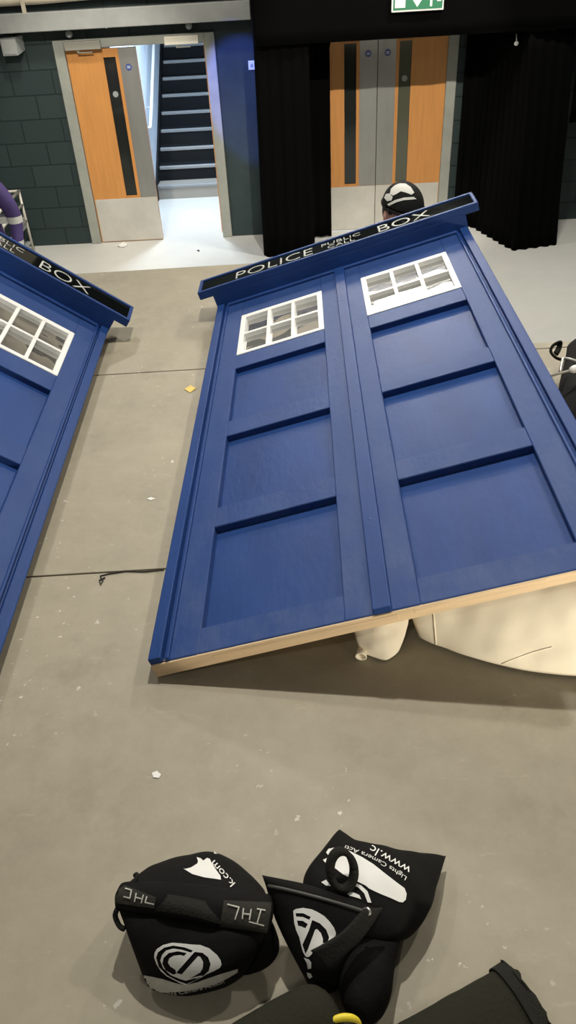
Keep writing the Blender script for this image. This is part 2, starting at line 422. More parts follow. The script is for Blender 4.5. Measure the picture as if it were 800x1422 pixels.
# doors ------------------------------------------------------------
def door_frame(l, r, root):
    mb = MB()
    mb.box((l, -.035, 0), (l+.11, .16, HT), .006); mb.box((r-.11, -.035, 0), (r, .16, HT), .006)
    mb.box((l+.11, -.035, 2.02), (r-.11, .16, HT), .006)
    mb.build('door_frame', M['frame'], root)
def leaf(l, r, flip, root, glass, dot=False):
    """veneered leaf; the meeting edge at r (or at l when flipped)"""
    w = abs(r-l)
    X = (lambda t: l+t) if not flip else (lambda t: r-t)       # t measured from the hinge side
    def bx(mb, t0, t1, z0, z1, y0, y1, bev=.002):
        a, b = sorted((X(t0), X(t1))); mb.box((a, y0, z0), (b, y1, z1), bev)
    g0, g1 = w-.355, w-.225
    mb = MB(); bx(mb, 0, g0, .006, 2.005, 0, .045); bx(mb, g1, w, .006, 2.005, 0, .045); bx(mb, g0, g1, .006, .527, 0, .045); bx(mb, g0, g1, 1.925, 2.005, 0, .045)
    lf = mb.build('door_leaf', M['wood_door'], root)
    mb = MB(); bx(mb, g0, g1, .527, 1.925, .012, .03); mb.build('vision_panel', glass, lf)
    mb = MB()
    for t0, t1, z0, z1 in ((g0-.012, g0, .515, 1.937), (g1, g1+.012, .515, 1.937), (g0, g1, .515, .527), (g0, g1, 1.925, 1.937)): bx(mb, t0, t1, z0, z1, -.004, .03, 0)
    mb.build('glazing_bead', M['wood_door'], lf)
    mb = MB(); bx(mb, w-.19, w, .5, 2.004, -.003, .001, .001); mb.build('push_plate', M['steel'], lf)
    mb = MB(); bx(mb, .01, w, .012, .497, -.003, .001, .001); mb.build('kick_plate', M['kick'], lf)
    mb = MB(); c = X(w-.10)
    bmesh.ops.create_cone(mb.bm, cap_ends=True, segments=28, radius1=.032, radius2=.032, depth=.004, matrix=Matrix.Translation((c, -.005, 1.825)) @ Matrix.Rotation(R(90), 4, 'X'))
    ds = mb.build('safety_disc', M['disc'], lf)
    mb = MB()
    for zz, hw in ((1.832, .018), (1.818, .018)): mb.box((c-hw, -.0085, zz-.003), (c+hw, -.007, zz+.003))
    mb.build('disc_mark', M['sign_white'], ds)
    if dot:
        mb = MB(); c = X((g0+g1)/2)
        bmesh.ops.create_cone(mb.bm, cap_ends=True, segments=24, radius1=.03, radius2=.03, depth=.003, matrix=Matrix.Translation((c, .010, 1.575)) @ Matrix.Rotation(R(90), 4, 'X'))
        mb.build('glass_dot', M['plastic_grey'], lf)
    return lf
d1 = struct(empty('door_1', WM)); d1['label'] = 'double doorway with one honey wood leaf shut and a staircase beyond the gap'; d1['category'] = 'door'
door_frame(D1L, D1R, d1); leaf(-2.055, -1.312, False, d1, M['glass'], True)
# open right-hand leaf, folded back into the lobby along the stairwell wall
lf = leaf(0, .74, False, d1, M['glass'])
lf.matrix_local = Matrix.Translation((-.565, .17, 0)) @ Matrix.Rotation(R(78), 4, 'Z')
for o in list(d1.children):
    pass
d2 = struct(empty('door_2', WM)); d2['label'] = 'shut double doors with steel edge plates framed by black drapes'; d2['category'] = 'door'
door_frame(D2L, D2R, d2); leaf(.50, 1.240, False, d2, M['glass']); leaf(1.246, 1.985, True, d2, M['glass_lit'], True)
mb = MB(); mb.box((D2L+.1, -.03, 0), (D2R-.1, .06, .006), .002); mb.build('threshold_light_gap', M['stairwall'], d2)  # pale bar drawn for the gap of light under the doors
mb = MB(); mb.box((D2L, .12, 0), (D2R, .2, 2.02)); mb.build('door_backing', M['gap'], d2)

# door closers
def closer(a0, a1, m, label):
    o = empty('door_closer', WM @ Matrix.Translation(((a0+a1)/2, 0, 2.01)))
    tag(o, label, 'door closer', 'door closers above the open doorway'); w = (a1-a0)/2
    mb = MB(); mb.box((-w, -.085, 0), (w, -.036, .078), .006, seg=2); mb.build('closer_body', m, o)
    mb = MB(); mb.tube([(-w*.3, -.06, 0), (-w*.3, -.06, -.02)], .014, 12); mb.box((-w*.3-.012, -.068, -.03), (w*.5, -.052, -.02), .002); mb.build('closer_arm', M['closer_steel'], o)
    return o
closer(-2.04, -1.66, M['closer_steel'], 'steel grey closer box above the shut wooden door leaf')
closer(-.99, -.635, M['closer_white'], 'cream closer box above the gap that shows the stairs')
def bulb(a, z, label):
    o = tag(empty('detector', WM @ Matrix.Translation((a, 0, z))), label, 'sensor', 'round detectors under the trunking')
    mb = MB(); mb.ball((0, -.05, 0), .036); mb.build('detector_head', M['plastic_grey'], o, True)
    mb = MB(); mb.tube([(0, 0, .0), (0, -.03, 0)], .02, 12); mb.build('detector_mount', M['plastic_grey'], o)
bulb(-1.97, 2.155, 'small round grey detector above the shut door leaf')
bulb(-.72, 2.17, 'small round grey detector above the cream door closer')
# wall speaker box
o = tag(empty('wall_speaker', WM @ Matrix.Translation((-2.58, 0, 2.0))), 'grey box speaker on the dark blockwork under the trunking', 'speaker')
mb = MB(); mb.hexa([(-.09, -.16, 0), (.07, -.16, 0), (.11, 0, .03), (-.03, 0, .03), (-.09, -.16, .16), (.07, -.16, .16), (.11, 0, .17), (-.03, 0, .17)], .006); mb.build('speaker_box', M['plastic_grey'], o)
mb = MB(); mb.box((-.075, -.166, .015), (.055, -.160, .145), .003); mb.build('grille', M['beam'], o)
# switch
o = tag(empty('light_switch', WM @ Matrix.Translation((-.10, 0, 1.735))), 'small white switch plate on the blue lit wall', 'switch')
mb = MB(); mb.box((-.036, -.014, 0), (.036, 0, .086), .004); mb.build('plate', M['plastic_white'], o)
mb = MB(); mb.box((-.012, -.02, .03), (.012, -.014, .056), .002); mb.build('rocker', M['plastic_grey'], o)
# cable clip marks above it
# trunking beam with hangers, and pipes above
o = tag(empty('cable_trunking', WM @ Matrix.Translation((0, 0, 2.20))), 'long grey trunking above the open doorway', 'trunking')
mb = MB(); mb.box((-7, -.20, 0), (-.07, -.002, .165), .006); mb.build('trunking_body', M['beam'], o)
for xx in (-1.55, -3.6):
    mb = MB(); mb.box((xx, -.203, -.003), (xx+.015, -.198, .168)); mb.build('trunking_joint', M['plastic_grey'], o)
for k, (z, b, rr, lb) in enumerate(((2.47, .14, .035, 'cream pipe lowest above the grey trunking'), (2.57, .10, .045, 'thick cream pipe second above the grey trunking'), (2.68, .14, .03, 'thin cream pipe third above the grey trunking'))):
    mb = MB(); mb.tube([(-7+j*.688, -b, z+.012*math.sin(j*1.7+k)) for j in range(11)], rr, 12)
    tag(mb.build('pipe', M['pipe'], matrix=WM, smooth=True), lb, 'pipe', 'pipes above the trunking')
mb = MB(); mb.box((-2.36, -.20, 2.36), (-2.32, -.185, 2.9)); tag(mb.build('hanger_strap', M['pipe'], matrix=WM), 'pale hanger strap rising from the trunking', 'bracket')
# drapes ------------------------------------------------------------
def drape(name, pts, z0, z1, label, m=None, fold=.018, freq=9, grp=None, seed=0):
    """hanging cloth along a polyline of (a,b) points at its top and bottom, with thickness"""
    bm = bmesh.new(); nz = 14; cols = []
    L = [0]
    for p, q in zip(pts, pts[1:]): L.append(L[-1]+math.hypot(q[0][0]-p[0][0], q[0][1]-p[0][1]))
    n = max(8, int(L[-1]/.02))
    def samp(t, k):
        d = t*L[-1]
        for i in range(len(L)-1):
            if d <= L[i+1]+1e-9:
                f = (d-L[i])/(L[i+1]-L[i]); p, q = pts[i][k], pts[i+1][k]
                dx, dy = pts[i+1][0][0]-pts[i][0][0], pts[i+1][0][1]-pts[i][0][1]; ll = math.hypot(dx, dy)
                return Vector((p[0]+(q[0]-p[0])*f, p[1]+(q[1]-p[1])*f)), Vector((dy/ll, -dx/ll))
    grid = []
    for i in range(n+1):
        t = i/n; row = []
        a, na = samp(t, 0); b, nb = samp(t, 1)
        for j in range(nz+1):
            s = j/nz; c = a.lerp(b, s)
            w = fold*math.sin(t*L[-1]*freq*6.28/1.0+seed)*(0.3+.7*s) + .01*noise.noise(Vector((t*9, s*3, seed)))
            c = c+na*w
            row.append(bm.verts.new((c.x, -c.y, z1+(z0-z1)*s)))
        grid.append(row)
    for i in range(n):
        for j in range(nz): bm.faces.new((grid[i][j], grid[i+1][j], grid[i+1][j+1], grid[i][j+1]))
    me = bpy.data.meshes.new(name); bm.to_mesh(me); bm.free()
    o = link(name, me, m or M['drape'], None, True, WM)
    md = o.modifiers.new('thick', 'SOLIDIFY'); md.thickness = .012; md.offset = 0
    tag(o, label, 'drape', grp or 'black drapes round the double doors')
    return o
drape('black_drape', [((-.01, .05), (-.05, .08)), ((-.01, .85), (-.055, .80)), ((.475, .85), (.475, .85)), ((.47, .3), (.47, .3))], .0, 3.70, 'black drape hanging left of the wooden double doors, full height', seed=1)
drape('black_drape', [((.44, .24), (.44, .24)), ((.72, .24), (.715, .24))], .02, 2.2, 'narrow black drape covering the left edge of the double doors', fold=.012, seed=2)
drape('black_drape', [((2.15, .12), (2.16, .12)), ((2.38, .10), (2.38, .10)), ((2.60, .86), (2.66, 1.0)), ((3.03, .80), (3.14, .9)), ((3.05, .1), (3.2, .1))], .0, 2.02, 'black drape hanging right of the wooden double doors, down to the floor', seed=3)
drape('black_drape', [((-.012, .905), (-.012, .905)), ((3.07, .885), (3.07, .885))], 2.035, 3.72, 'black drape header across the top carrying the exit sign', fold=.006, freq=3, seed=4)
drape('black_drape', [((3.17, .55), (3.20, .55)), ((4.6, .55), (4.6, .5))], 1.16, 3.7, 'short black drape at the far right with its hem off the floor', fold=.02, freq=3, seed=5)
# little kink of cloth at the top of the narrow drape
mb = MB(); mb.hexa([(.60, -.305, 1.68), (.665, -.305, 1.70), (.665, -.275, 1.70), (.60, -.275, 1.68), (.58, -.305, 2.1), (.73, -.305, 1.98), (.73, -.275, 1.98), (.58, -.275, 2.1)], .004)
tag(mb.build('curtain_fold', M['drape'], matrix=WM), 'folded black cloth corner at the top left of the double doors', 'cloth')
o = tag(empty('cable_tie', WM @ Matrix.Translation((2.50, -.76, 1.925))), 'small white plastic hook in the dark drape right of the doors', 'hook')
mb = MB(); mb.ball((0, 0, 0), (.022, .012, .02)); mb.tube([(0, 0, .015), (-.01, 0, .08)], .004, 8); mb.build('hook', M['plastic_white'], o, True)

# exit sign
ES = WM @ Matrix.Translation((1.262, -.93, 2.246))
ex = tag(empty('exit_sign', ES), 'green and white exit sign with a down arrow on the black header', 'sign')
mb = MB(); mb.box((0, -.02, 0), (.48, .01, .245), .006, seg=2); mb.build('sign_box', M['sign_white'], ex)
mb = MB(); mb.box((.014, -.023, .016), (.466, -.020, .230)); mb.build('sign_green', M['green'], ex)
mb = MB(); mb.box((.03, -.025, .034), (.125, -.023, .212)); mb.build('doorway_mark', M['sign_white'], ex)
def flat_poly(name, loops, y, m, parent):
    bm = poly_mesh(loops, lambda x, z: Vector((x, y, z)), 10)
    me = bpy.data.meshes.new(name); bm.to_mesh(me); bm.free()
    o = link(name, me, m, parent)
    md = o.modifiers.new('t', 'SOLIDIFY'); md.thickness = .0015; md.offset = 0
    return o
flat_poly('arrow', [[(.235, .034), (.285, .10), (.25, .10), (.25, .20), (.22, .20), (.22, .10), (.185, .10)]], -.0245, M['sign_white'], ex)
flat_poly('running_figure', [[(.352, .034), (.372, .034), (.372, .09), (.40, .105), (.418, .07), (.452, .07), (.452, .09), (.430, .09), (.418, .135), (.405, .160), (.440, .135), (.452, .15), (.415, .185), (.375, .185), (.345, .15), (.36, .14), (.382, .165), (.372, .115), (.352, .10)],
    [(.40+.02*math.cos(t*.524), .205+.02*math.sin(t*.524)) for t in range(12)]], -.0245, M['sign_white'], ex)

# ------------------------------------------------------------------ POLICE BOX PANELS (u across, v along, n out)
PW = 1.2507; H2 = PW/2
UC, RW, WW = .293, .197, .199
VS = [(.091, .518), (.618, 1.046), (1.153, 1.578)]
WV = (1.698, 2.116)
VSIGN = 2.302
def uvn(parent_unused=None): pass
def make_panel(matrix, label):
    root = empty('police_box_panel', matrix)
    tag(root, label, 'panel', 'blue police box panels')
    # the two door faces: stiles and rails round sunk panels
    for sd, (e0, e1) in ((-1, (.042, .604)), (1, (.648, PW-.042))):
        c = H2+sd*UC; l, r = c-RW, c+RW
        mb = MB()
        mb.box((e0, .0, -.034), (l, VSIGN, 0), .0025); mb.box((r, 0, -.034), (e1, VSIGN, 0), .0025)
        prev = 0.0
        for a, b in VS+[WV]:
            lo = prev if prev else 0.0
            mb.box((l-.001, lo, -.034), (r+.001, a, -.0006), .0025); prev = b
        mb.box((l-.001, prev, -.034), (r+.001, VSIGN, -.0006), .0025)
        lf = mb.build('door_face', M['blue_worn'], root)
        for a, b in VS:
            mb = MB(); mb.box((l-.004, a-.004, -.034), (r+.004, b+.004, -.026)); 
            mb.build('sunk_panel', M['blue'], lf)
        # window
        a, b = WV; l, r = c-WW, c+WW
        mb = MB(); fw = .024; mw = .017
        mb.box((l, a, -.03), (l+fw, b, .003), .002); mb.box((r-fw, a, -.03), (r, b, .003), .002)
        mb.box((l+fw, a, -.03), (r-fw, a+fw, .003), .002); mb.box((l+fw, b-fw-.008, -.03), (r-fw, b, .003), .002)
        iw = (r-l-2*fw)
        for k in (1, 2): x = l+fw+iw*k/3; mb.box((x-mw/2, a+fw, -.03), (x+mw/2, b-fw, .001), .002)
        y = (a+b)/2; mb.box((l+fw, y-mw/2, -.03), (r-fw, y+mw/2, .0015), .002)
        wf = mb.build('window_frame', M['white'], root)
        for i in range(3):
            for j in range(2):
                x0 = l+fw+iw*i/3; y0 = a+fw if j == 0 else y; y1 = y if j == 0 else b-fw
                # every pane sits a little out of true
                tx, ty = random.uniform(-.003, .003), random.uniform(-.003, .003)
                mb = MB(); mb.hexa([(x0, y0, -.029), (x0+iw/3, y0, -.029), (x0+iw/3, y1, -.029), (x0, y1, -.029),
                                    (x0, y0, -.018), (x0+iw/3, y0, -.018+tx), (x0+iw/3, y1, -.018+tx+ty), (x0, y1, -.018+ty)])
                mb.build('pane', M['pane'], wf)
        mb = MB(); mb.box((l+.01, a+.01, -.034), (r-.01, b-.01, -.030)); mb.build('window_backing', M['canvas'], root)
    for x0, x1, xb in ((0, .036, .046), (PW-.036, PW, PW-.056)):
        mb = MB(); mb.box((x0, .0, -.034), (x1, VSIGN, .016), .003, seg=2)
        mb.box((xb, 0, -.034), (xb+.010, VSIGN, .009), .002)
        if x0 == 0: mb.box((x1-.002, 0, -.034), (.043, VSIGN, -.004))
        else: mb.box((PW-.046, 0, -.034), (x0+.002, VSIGN, -.004))
        mb.build('corner_post', M['blue'], root)
    mb = MB(); mb.box((.603, .0, -.034), (.650, VSIGN, .015), .003, seg=2); cs = mb.build('centre_post', M['blue'], root)
    # screw plugs on the centre post
    for v in (.35, .95, 1.9):
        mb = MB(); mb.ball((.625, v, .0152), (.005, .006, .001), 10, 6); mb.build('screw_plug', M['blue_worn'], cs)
    mb = MB(); mb.hexa([(0, -.005, -.049), (PW, -.005, -.033), (PW, .012, -.033), (0, .012, -.049), (0, -.005, -.004), (PW, -.005, -.004), (PW, .012, -.004), (0, .012, -.004)], .002)
    mb.box((.17, -.0062, -.030), (.66, -.003, -.012), .001); mb.box((.70, -.0062, -.024), (1.02, -.003, -.005), .001)
    br = mb.build('bottom_rail', M['raw'], root); br['label'] = 'bare unpainted timber edge'
    mb = MB(); mb.box((0.02, .05, -.046), (PW-.02, VSIGN+.1, -.0345)); mb.build('backing_board', M['raw'], root)
    mb = MB(); mb.box((.05, VSIGN-.018, -.004), (PW-.05, VSIGN+.002, .014), .006, seg=3); mb.build('bead_moulding', M['blue'], root)
    # sign: deep block, then a wider shallow box with a rim
    s0, s1 = -.072, 1.318; v0, v1 = VSIGN, 2.468
    mb = MB(); mb.box((-.004, v0, -.034), (PW+.004, v1-.01, .071), .003)
    n0, n1 = .068, .108; rim = .016
    mb.box((s0, v0, n0), (s1, v1, n1-.014), .003)
    mb.box((s0, v0, n1-.016), (s1, v0+rim, n1), .002); mb.box((s0, v1-rim, n1-.016), (s1, v1, n1), .002)
    mb.box((s0, v0+rim-.002, n1-.016), (s0+rim, v1-rim+.002, n1), .002); mb.box((s1-rim, v0+rim-.002, n1-.016), (s1, v1-rim+.002, n1), .002)
    sb = mb.build('sign_box', M['blue'], root)
    mb = MB(); mb.box((s0+rim, v0+rim, n1-.016), (s1-rim, v1-rim, n1-.006), .001); mb.build('sign_face', M['sign_black'], sb)
    for txt, u0, u1, w0, w1 in (('POLICE', .125, .525, 2.342, 2.428), ('PUBLIC', .570, .765, 2.392, 2.428), ('CALL', .60, .735, 2.342, 2.378), ('BOX', .852, 1.10, 2.342, 2.428)):
        me = text_mesh(txt, u1-u0, w1-w0, -.014)
        lt = link('lettering', join_bm([refine_map(me, lambda x, y, u0=u0, w0=w0: Vector((u0+x, w0+y, n1-.0052)), .2)]), M['letter'], sb)
        md = lt.modifiers.new('t', 'SOLIDIFY'); md.thickness = .0015; md.offset = 0
    return root
def frame_m(o, az, el, t):
    V = Vector((math.sin(az)*math.cos(el), math.cos(az)*math.cos(el), math.sin(el)))
    U0 = Vector((math.cos(az), -math.sin(az), 0)); N0 = U0.cross(V)
    U = math.cos(t)*U0 + math.sin(t)*N0; N = U.cross(V)
    return Matrix(((U.x, V.x, N.x, o[0]), (U.y, V.y, N.y, o[1]), (U.z, V.z, N.z, o[2]), (0, 0, 0, 1)))
PR = make_panel(frame_m((-.385, 1.357, .0485), .0436, .0126, .2718), 'blue panel in the middle with two white windows, propped on cream canvas')
ml = frame_m((-.791, 1.181, .052), R(-.71), R(.36), R(-36.23)) @ Matrix.Translation((-PW, 0, 0))
PL = make_panel(ml, 'blue panel cut off by the left edge, tilted on its right side')

# ------------------------------------------------------------------ soft goods
def catmull(pts, n):
    out = []
    P = [Vector(p) for p in pts]
    for k in range(n+1):
        t = k/n*(len(P)-1); i = min(int(t), len(P)-2); f = t-i
        p0, p1, p2, p3 = P[max(i-1, 0)], P[i], P[i+1], P[min(i+2, len(P)-1)]
        out.append(.5*((2*p1)+(p2-p0)*f+(2*p0-5*p1+4*p2-p3)*f*f+(3*p1-p0-3*p2+p3)*f*f*f))
    return out
def pillow(rows, thick, nu=36, nv=30, wr=.006, wf=9, pu=2.2, pv=2.2, seed=0, zmin=None, back=1.0):
    """closed cushion: rows = control rows of points (top to bottom) of the mid surface"""
    cr = [catmull(r, nu) for r in rows]
    cols = [catmull([c[i] for c in cr], nv) for i in range(nu+1)]      # cols[i][j]
    bm = bmesh.new(); F = {}; B = {}
    def nrm(i, j):
        a = cols[min(i+1, nu)][j]-cols[max(i-1, 0)][j]; b = cols[i][min(j+1, nv)]-cols[i][max(j-1, 0)]
        return b.cross(a).normalized()
    for i in range(nu+1):
        for j in range(nv+1):
            u, v = 2*i/nu-1, 2*j/nv-1; p = cols[i][j]; n = nrm(i, j)
            h = (max(0, 1-abs(u)**pu)*max(0, 1-abs(v)**pv))**.55
            w = noise.noise(p*wf+Vector((seed, 0, 0)))*.7+noise.noise(p*wf*2.7+Vector((0, seed, 0)))*.4
            edge = i in (0, nu) or j in (0, nv)
            q = p+n*(thick*h+wr*w*(.25+.75*min(1, h*1.5)))
            if zmin is not None: q.z = max(q.z, zmin)
            F[i, j] = bm.verts.new(q)
            if edge: B[i, j] = F[i, j]
            else:
                q = p-n*(thick*h*back)
                if zmin is not None: q.z = max(q.z, zmin)
                B[i, j] = bm.verts.new(q)
    for i in range(nu):
        for j in range(nv):
            bm.faces.new((F[i, j], F[i, j+1], F[i+1, j+1], F[i+1, j]))
            try: bm.faces.new((B[i, j], B[i+1, j], B[i+1, j+1], B[i, j+1]))
            except ValueError: pass
    bmesh.ops.recalc_face_normals(bm, faces=bm.faces)
    m = MB(); m.bm.free(); m.bm = bm
    return m
def A(lst): return [at(*p) for p in lst]

def AL(l): return [at(x, y, z*.62) for x, y, z in l]
def AR(l): return [at(x, y, z*.72 if z > .1 else z) for x, y, z in l]
# --- bag on the left ---
bagL = tag(empty('sandbag', Matrix.Translation((-.2, .69, 0))), 'black saddle sandbag on the left with two chalk marked tags and a round logo', 'bag', 'black sandbags on the stage floor')
def under(root, o):
    o.parent = root; o.matrix_parent_inverse = root.matrix_world.inverted(); return o
def soft(name, mb, m, root): 
    bpy.context.view_layer.update()
    return under(root, mb.build(name, m, None, True, fix=False))
bpy.context.view_layer.update()
fp = soft('pouch', pillow([AL([(163, 1258, .18), (265, 1274, .185), (370, 1294, .18)]), AL([(186, 1318, .11), (268, 1328, .12), (352, 1332, .11)]), AL([(207, 1372, .012), (265, 1378, .012), (326, 1356, .012)])], .030, wr=.006, seed=1, zmin=.003), M['bag'], bagL)
rp = soft('pouch', pillow([AL([(214, 1203, .03), (262, 1193, .025), (300, 1190, .03), (350, 1222, .04)]), AL([(182, 1224, .12), (262, 1214, .12), (308, 1216, .12), (368, 1240, .12)]), AL([(165, 1240, .18), (262, 1252, .185), (310, 1258, .185), (376, 1262, .18)])], .020, wr=.006, seed=2, zmin=.003), M['bag'], bagL)
tb = soft('top_band', pillow([AL([(168, 1228, .195), (262, 1231, .205), (378, 1243, .195)]), AL([(160, 1243, .205), (262, 1252, .215), (380, 1268, .205)]), AL([(160, 1260, .185), (265, 1279, .19), (373, 1297, .185)])], .016, wr=.004, pu=6, pv=3, seed=3), M['bag'], bagL)
gu = soft('gusset', pillow([AL([(330, 1270, .16), (374, 1275, .16)]), AL([(350, 1320, .07), (388, 1311, .07)]), AL([(320, 1352, .012), (368, 1338, .012)])], .024, 16, 16, wr=.004, seed=8, zmin=.003), M['bag'], bagL)
tg1 = decal('tag', [[(161, 1237), (173, 1229), (217, 1246), (214, 1262), (160, 1254)]], tb, M['tag'], bagL, .002)
tg2 = decal('tag', [[(311, 1250), (378, 1253), (371, 1296), (305, 1287)]], [tb, fp], M['tag'], bagL, .002)
for o in (tg1, tg2): o['label'] = 'charcoal tag with chalk initials'
def strokes(lines, w):
    out = []
    for ln in lines:
        for (x0, y0), (x1, y1) in zip(ln, ln[1:]):
            d = math.hypot(x1-x0, y1-y0); nx, ny = -(y1-y0)/d*w/2, (x1-x0)/d*w/2; ex, ey = (x1-x0)/d*w*.3, (y1-y0)/d*w*.3
            out.append([(x0-ex+nx, y0-ey+ny), (x1+ex+nx, y1+ey+ny), (x1+ex-nx, y1+ey-ny), (x0-ex-nx, y0-ey-ny)])
    return out
def c1(pts): return [(150+x/3.2, 1170+y/3.2) for x, y in pts]
def chalk(name, lines, w, target, root, off=.0035):
    bv = drop(bvh_of(target), off); bms = [poly_mesh([s], bv, 4) for s in strokes(lines, w)]
    o = link(name, join_bm(bms), M['chalk']); return under(root, o)
def parent_sub(o, p):
    w = o.matrix_world.copy(); o.parent = p; o.matrix_parent_inverse = p.matrix_world.inverted(); return o
bpy.context.view_layer.update()
k = chalk('chalk_initials', [c1([(78, 203), (104, 211), (97, 247), (70, 240)]), c1([(125, 225), (118, 262)]), c1([(157, 233), (148, 268)]), c1([(122, 243), (152, 250)]), c1([(172, 240), (165, 266), (203, 274)])], 1.7, [tg1, tb], bagL); parent_sub(k, tg1)
k = chalk('chalk_initials', [c1([(532, 274), (582, 287), (565, 340)]), c1([(602, 293), (597, 338)]), c1([(636, 297), (629, 342)]), c1([(600, 315), (632, 319)]), c1([(664, 294), (698, 300)]), c1([(680, 298), (662, 362)]), c1([(628, 352), (692, 369)])], 1.9, [tg2, tb, fp], bagL); parent_sub(k, tg2)
# carry strap between the tags
pth = [(214, 1253, .212), (228, 1254, .232), (250, 1257, .240), (275, 1262, .238), (296, 1268, .228), (309, 1272, .212)]
mb = MB(); mb.ribbon(catmull(AL(pth), 24), Vector((0, 1, .1)), .030, .004); soft('carry_strap', mb, M['bag_strap'], bagL)
mb = MB(); mb.tube(catmull(AL([(187, 1216, .215), (190, 1214, .225), (189, 1222, .225), (184, 1232, .214)]), 14), .004, 8); soft('cord_loop', mb, M['bag_strap'], bagL)
mb = MB(); mb.tube(catmull(AL([(163, 1262, .19), (160, 1272, .17), (166, 1286, .15), (173, 1290, .15)]), 14), .005, 8); soft('cord_loop', mb, M['bag_strap'], bagL)
mb = MB(); mb.tube(AL([(294, 1194, .07), (300, 1184, .085)]), .004, 8); soft('strap_end', mb, M['trolley'], bagL)
# round logo
O1 = c1([(205, 510), (207, 490), (217, 473), (245, 455), (285, 445), (325, 448), (370, 453), (410, 455), (450, 470), (485, 500), (500, 522), (505, 542), (497, 557), (470, 572), (440, 585), (400, 605), (370, 622), (345, 635), (320, 625), (295, 612), (262, 595), (235, 572), (215, 540)])
C_ring = c1([(214, 512), (222, 488), (250, 467), (290, 458), (340, 466), (378, 480), (368, 489), (330, 477), (290, 471), (258, 480), (240, 500), (232, 525), (245, 558), (280, 590), (318, 606), (345, 614), (375, 606), (408, 592), (412, 601), (350, 629), (310, 615), (262, 590), (226, 553)])
arc = c1([(350, 491), (310, 483), (270, 491), (247, 513), (242, 540), (256, 568), (290, 587), (306, 582), (300, 566), (277, 551), (266, 534), (272, 515), (292, 503), (322, 500), (338, 504)])
bowl = c1([(385, 486), (420, 490), (445, 510), (456, 540), (448, 570), (425, 592), (395, 603), (360, 605), (386, 592), (410, 577), (421, 558), (423, 530), (410, 508), (400, 505), (328, 586), (302, 580)])
lg = decal('round_logo', [O1, C_ring, arc, bowl], fp, M['print'], bagL, .002, 3)
bd = decal('print_band', [c1([(158, 590), (200, 598), (240, 606), (300, 625), (345, 634), (400, 620), (440, 605), (500, 585), (577, 562), (576, 578), (530, 605), (480, 630), (400, 652), (330, 663), (250, 668), (190, 662), (166, 642)])], fp, M['print_grey'], bagL, .002, 4)
def warp_text(name, txt, p0, p1, height, target, m, root, arcf=None, off=.003, cuts=3, flipy=False):
    """text from pixel p0 to p1, letters rising 'height' px to the left of the reading direction"""
    p0, p1 = Vector(p0), Vector(p1); L = (p1-p0).length; d = (p1-p0)/L
    up = Vector((d.y, -d.x))          # image y points down: left of travel
    me = text_mesh(txt, L, height)
    bv = drop(bvh_of(target), off)
    def fn(x, y):
        q = p0+d*x+up*y
        if arcf: q = q+up*arcf*(1-(2*x/L-1)**2)
        return bv(q.x, q.y)
    bm = refine_map(me, fn, cuts); me = bpy.data.meshes.new(name); bm.to_mesh(me); bm.free()
    return under(root, link(name, me, m))
warp_text('print_text', 'Lights Camera Action', (222, 1386), (312, 1367), 7, fp, M['print_grey'], bagL, -3)
decal('white_print', [c1([(335, 115), (345, 117), (370, 110), (398, 92), (400, 82), (394, 64), (412, 70), (424, 80), (440, 68), (452, 72), (462, 92), (480, 120), (500, 148), (502, 165), (470, 160), (430, 155), (375, 140)])], [rp, tb], M['print'], bagL, .002)
warp_text('print_text', 'k.com', (327, 1226), (298, 1194), 9, [rp, tb], M['print'], bagL)

# --- bag on the right ---
bagR = tag(empty('sandbag', Matrix.Translation((.1, .68, 0))), 'black saddle sandbag on the right with a white printed rear pouch and zipped front', 'bag', 'black sandbags on the stage floor')
bpy.context.view_layer.update()
def c2(pts): return [(360+x/2.963, 1150+y/2.963) for x, y in pts]
rp2 = soft('pouch', pillow([AR([(472, 1152, .03), (500, 1176, .06), (550, 1184, .06), (619, 1189, .03)]), AR([(448, 1186, .05), (490, 1205, .075), (545, 1222, .075), (606, 1232, .045)]), AR([(424, 1222, .05), (470, 1252, .075), (530, 1275, .075), (594, 1262, .04)]), AR([(440, 1265, .03), (475, 1285, .05), (530, 1305, .05), (565, 1300, .03)])], .045, 40, 36, wr=.010, wf=11, seed=4, zmin=.003), M['bag'], bagR)
lump = soft('lower_pouch', pillow([AR([(490, 1290, .06), (530, 1298, .065), (558, 1294, .05)]), AR([(474, 1325, .05), (510, 1335, .06), (549, 1335, .05)]), AR([(478, 1370, .03), (505, 1385, .05), (537, 1372, .03)]), AR([(494, 1408, .012), (508, 1415, .012), (523, 1405, .012)])], .035, 28, 30, wr=.008, seed=5, zmin=.003), M['bag'], bagR)
fp2 = soft('pouch', pillow([AR([(364, 1215, .185), (430, 1229, .19), (490, 1250, .185), (530, 1264, .17)]), AR([(384, 1268, .11), (425, 1285, .13), (465, 1292, .125), (507, 1299, .09)]), AR([(412, 1322, .05), (435, 1330, .065), (456, 1334, .065), (478, 1336, .045)]), AR([(434, 1370, .012), (445, 1376, .014), (458, 1376, .014), (470, 1368, .012)])], .034, 36, 36, wr=.006, seed=6, zmin=.003), M['bag'], bagR)
flap = soft('side_flap', pillow([AR([(505, 1262, .225), (533, 1260, .21)]), AR([(470, 1298, .205), (502, 1304, .19)]), AR([(431, 1320, .17), (454, 1344, .15)])], .007, 14, 26, wr=.004, pu=4, pv=4, seed=7), M['bag_strap'], bagR)
mb = MB()
zb = drop(bvh_of(fp2), .002)
zp = [p for p in (zb(*q) for q in [(368+ (507-368)*t, 1230+4*t*1+ (1264-1232)*t**1.25) for t in [i/30 for i in range(31)]]) if p]
mb.tube(zp, .0035, 8); soft('zip', mb, M['zip'], bagR)
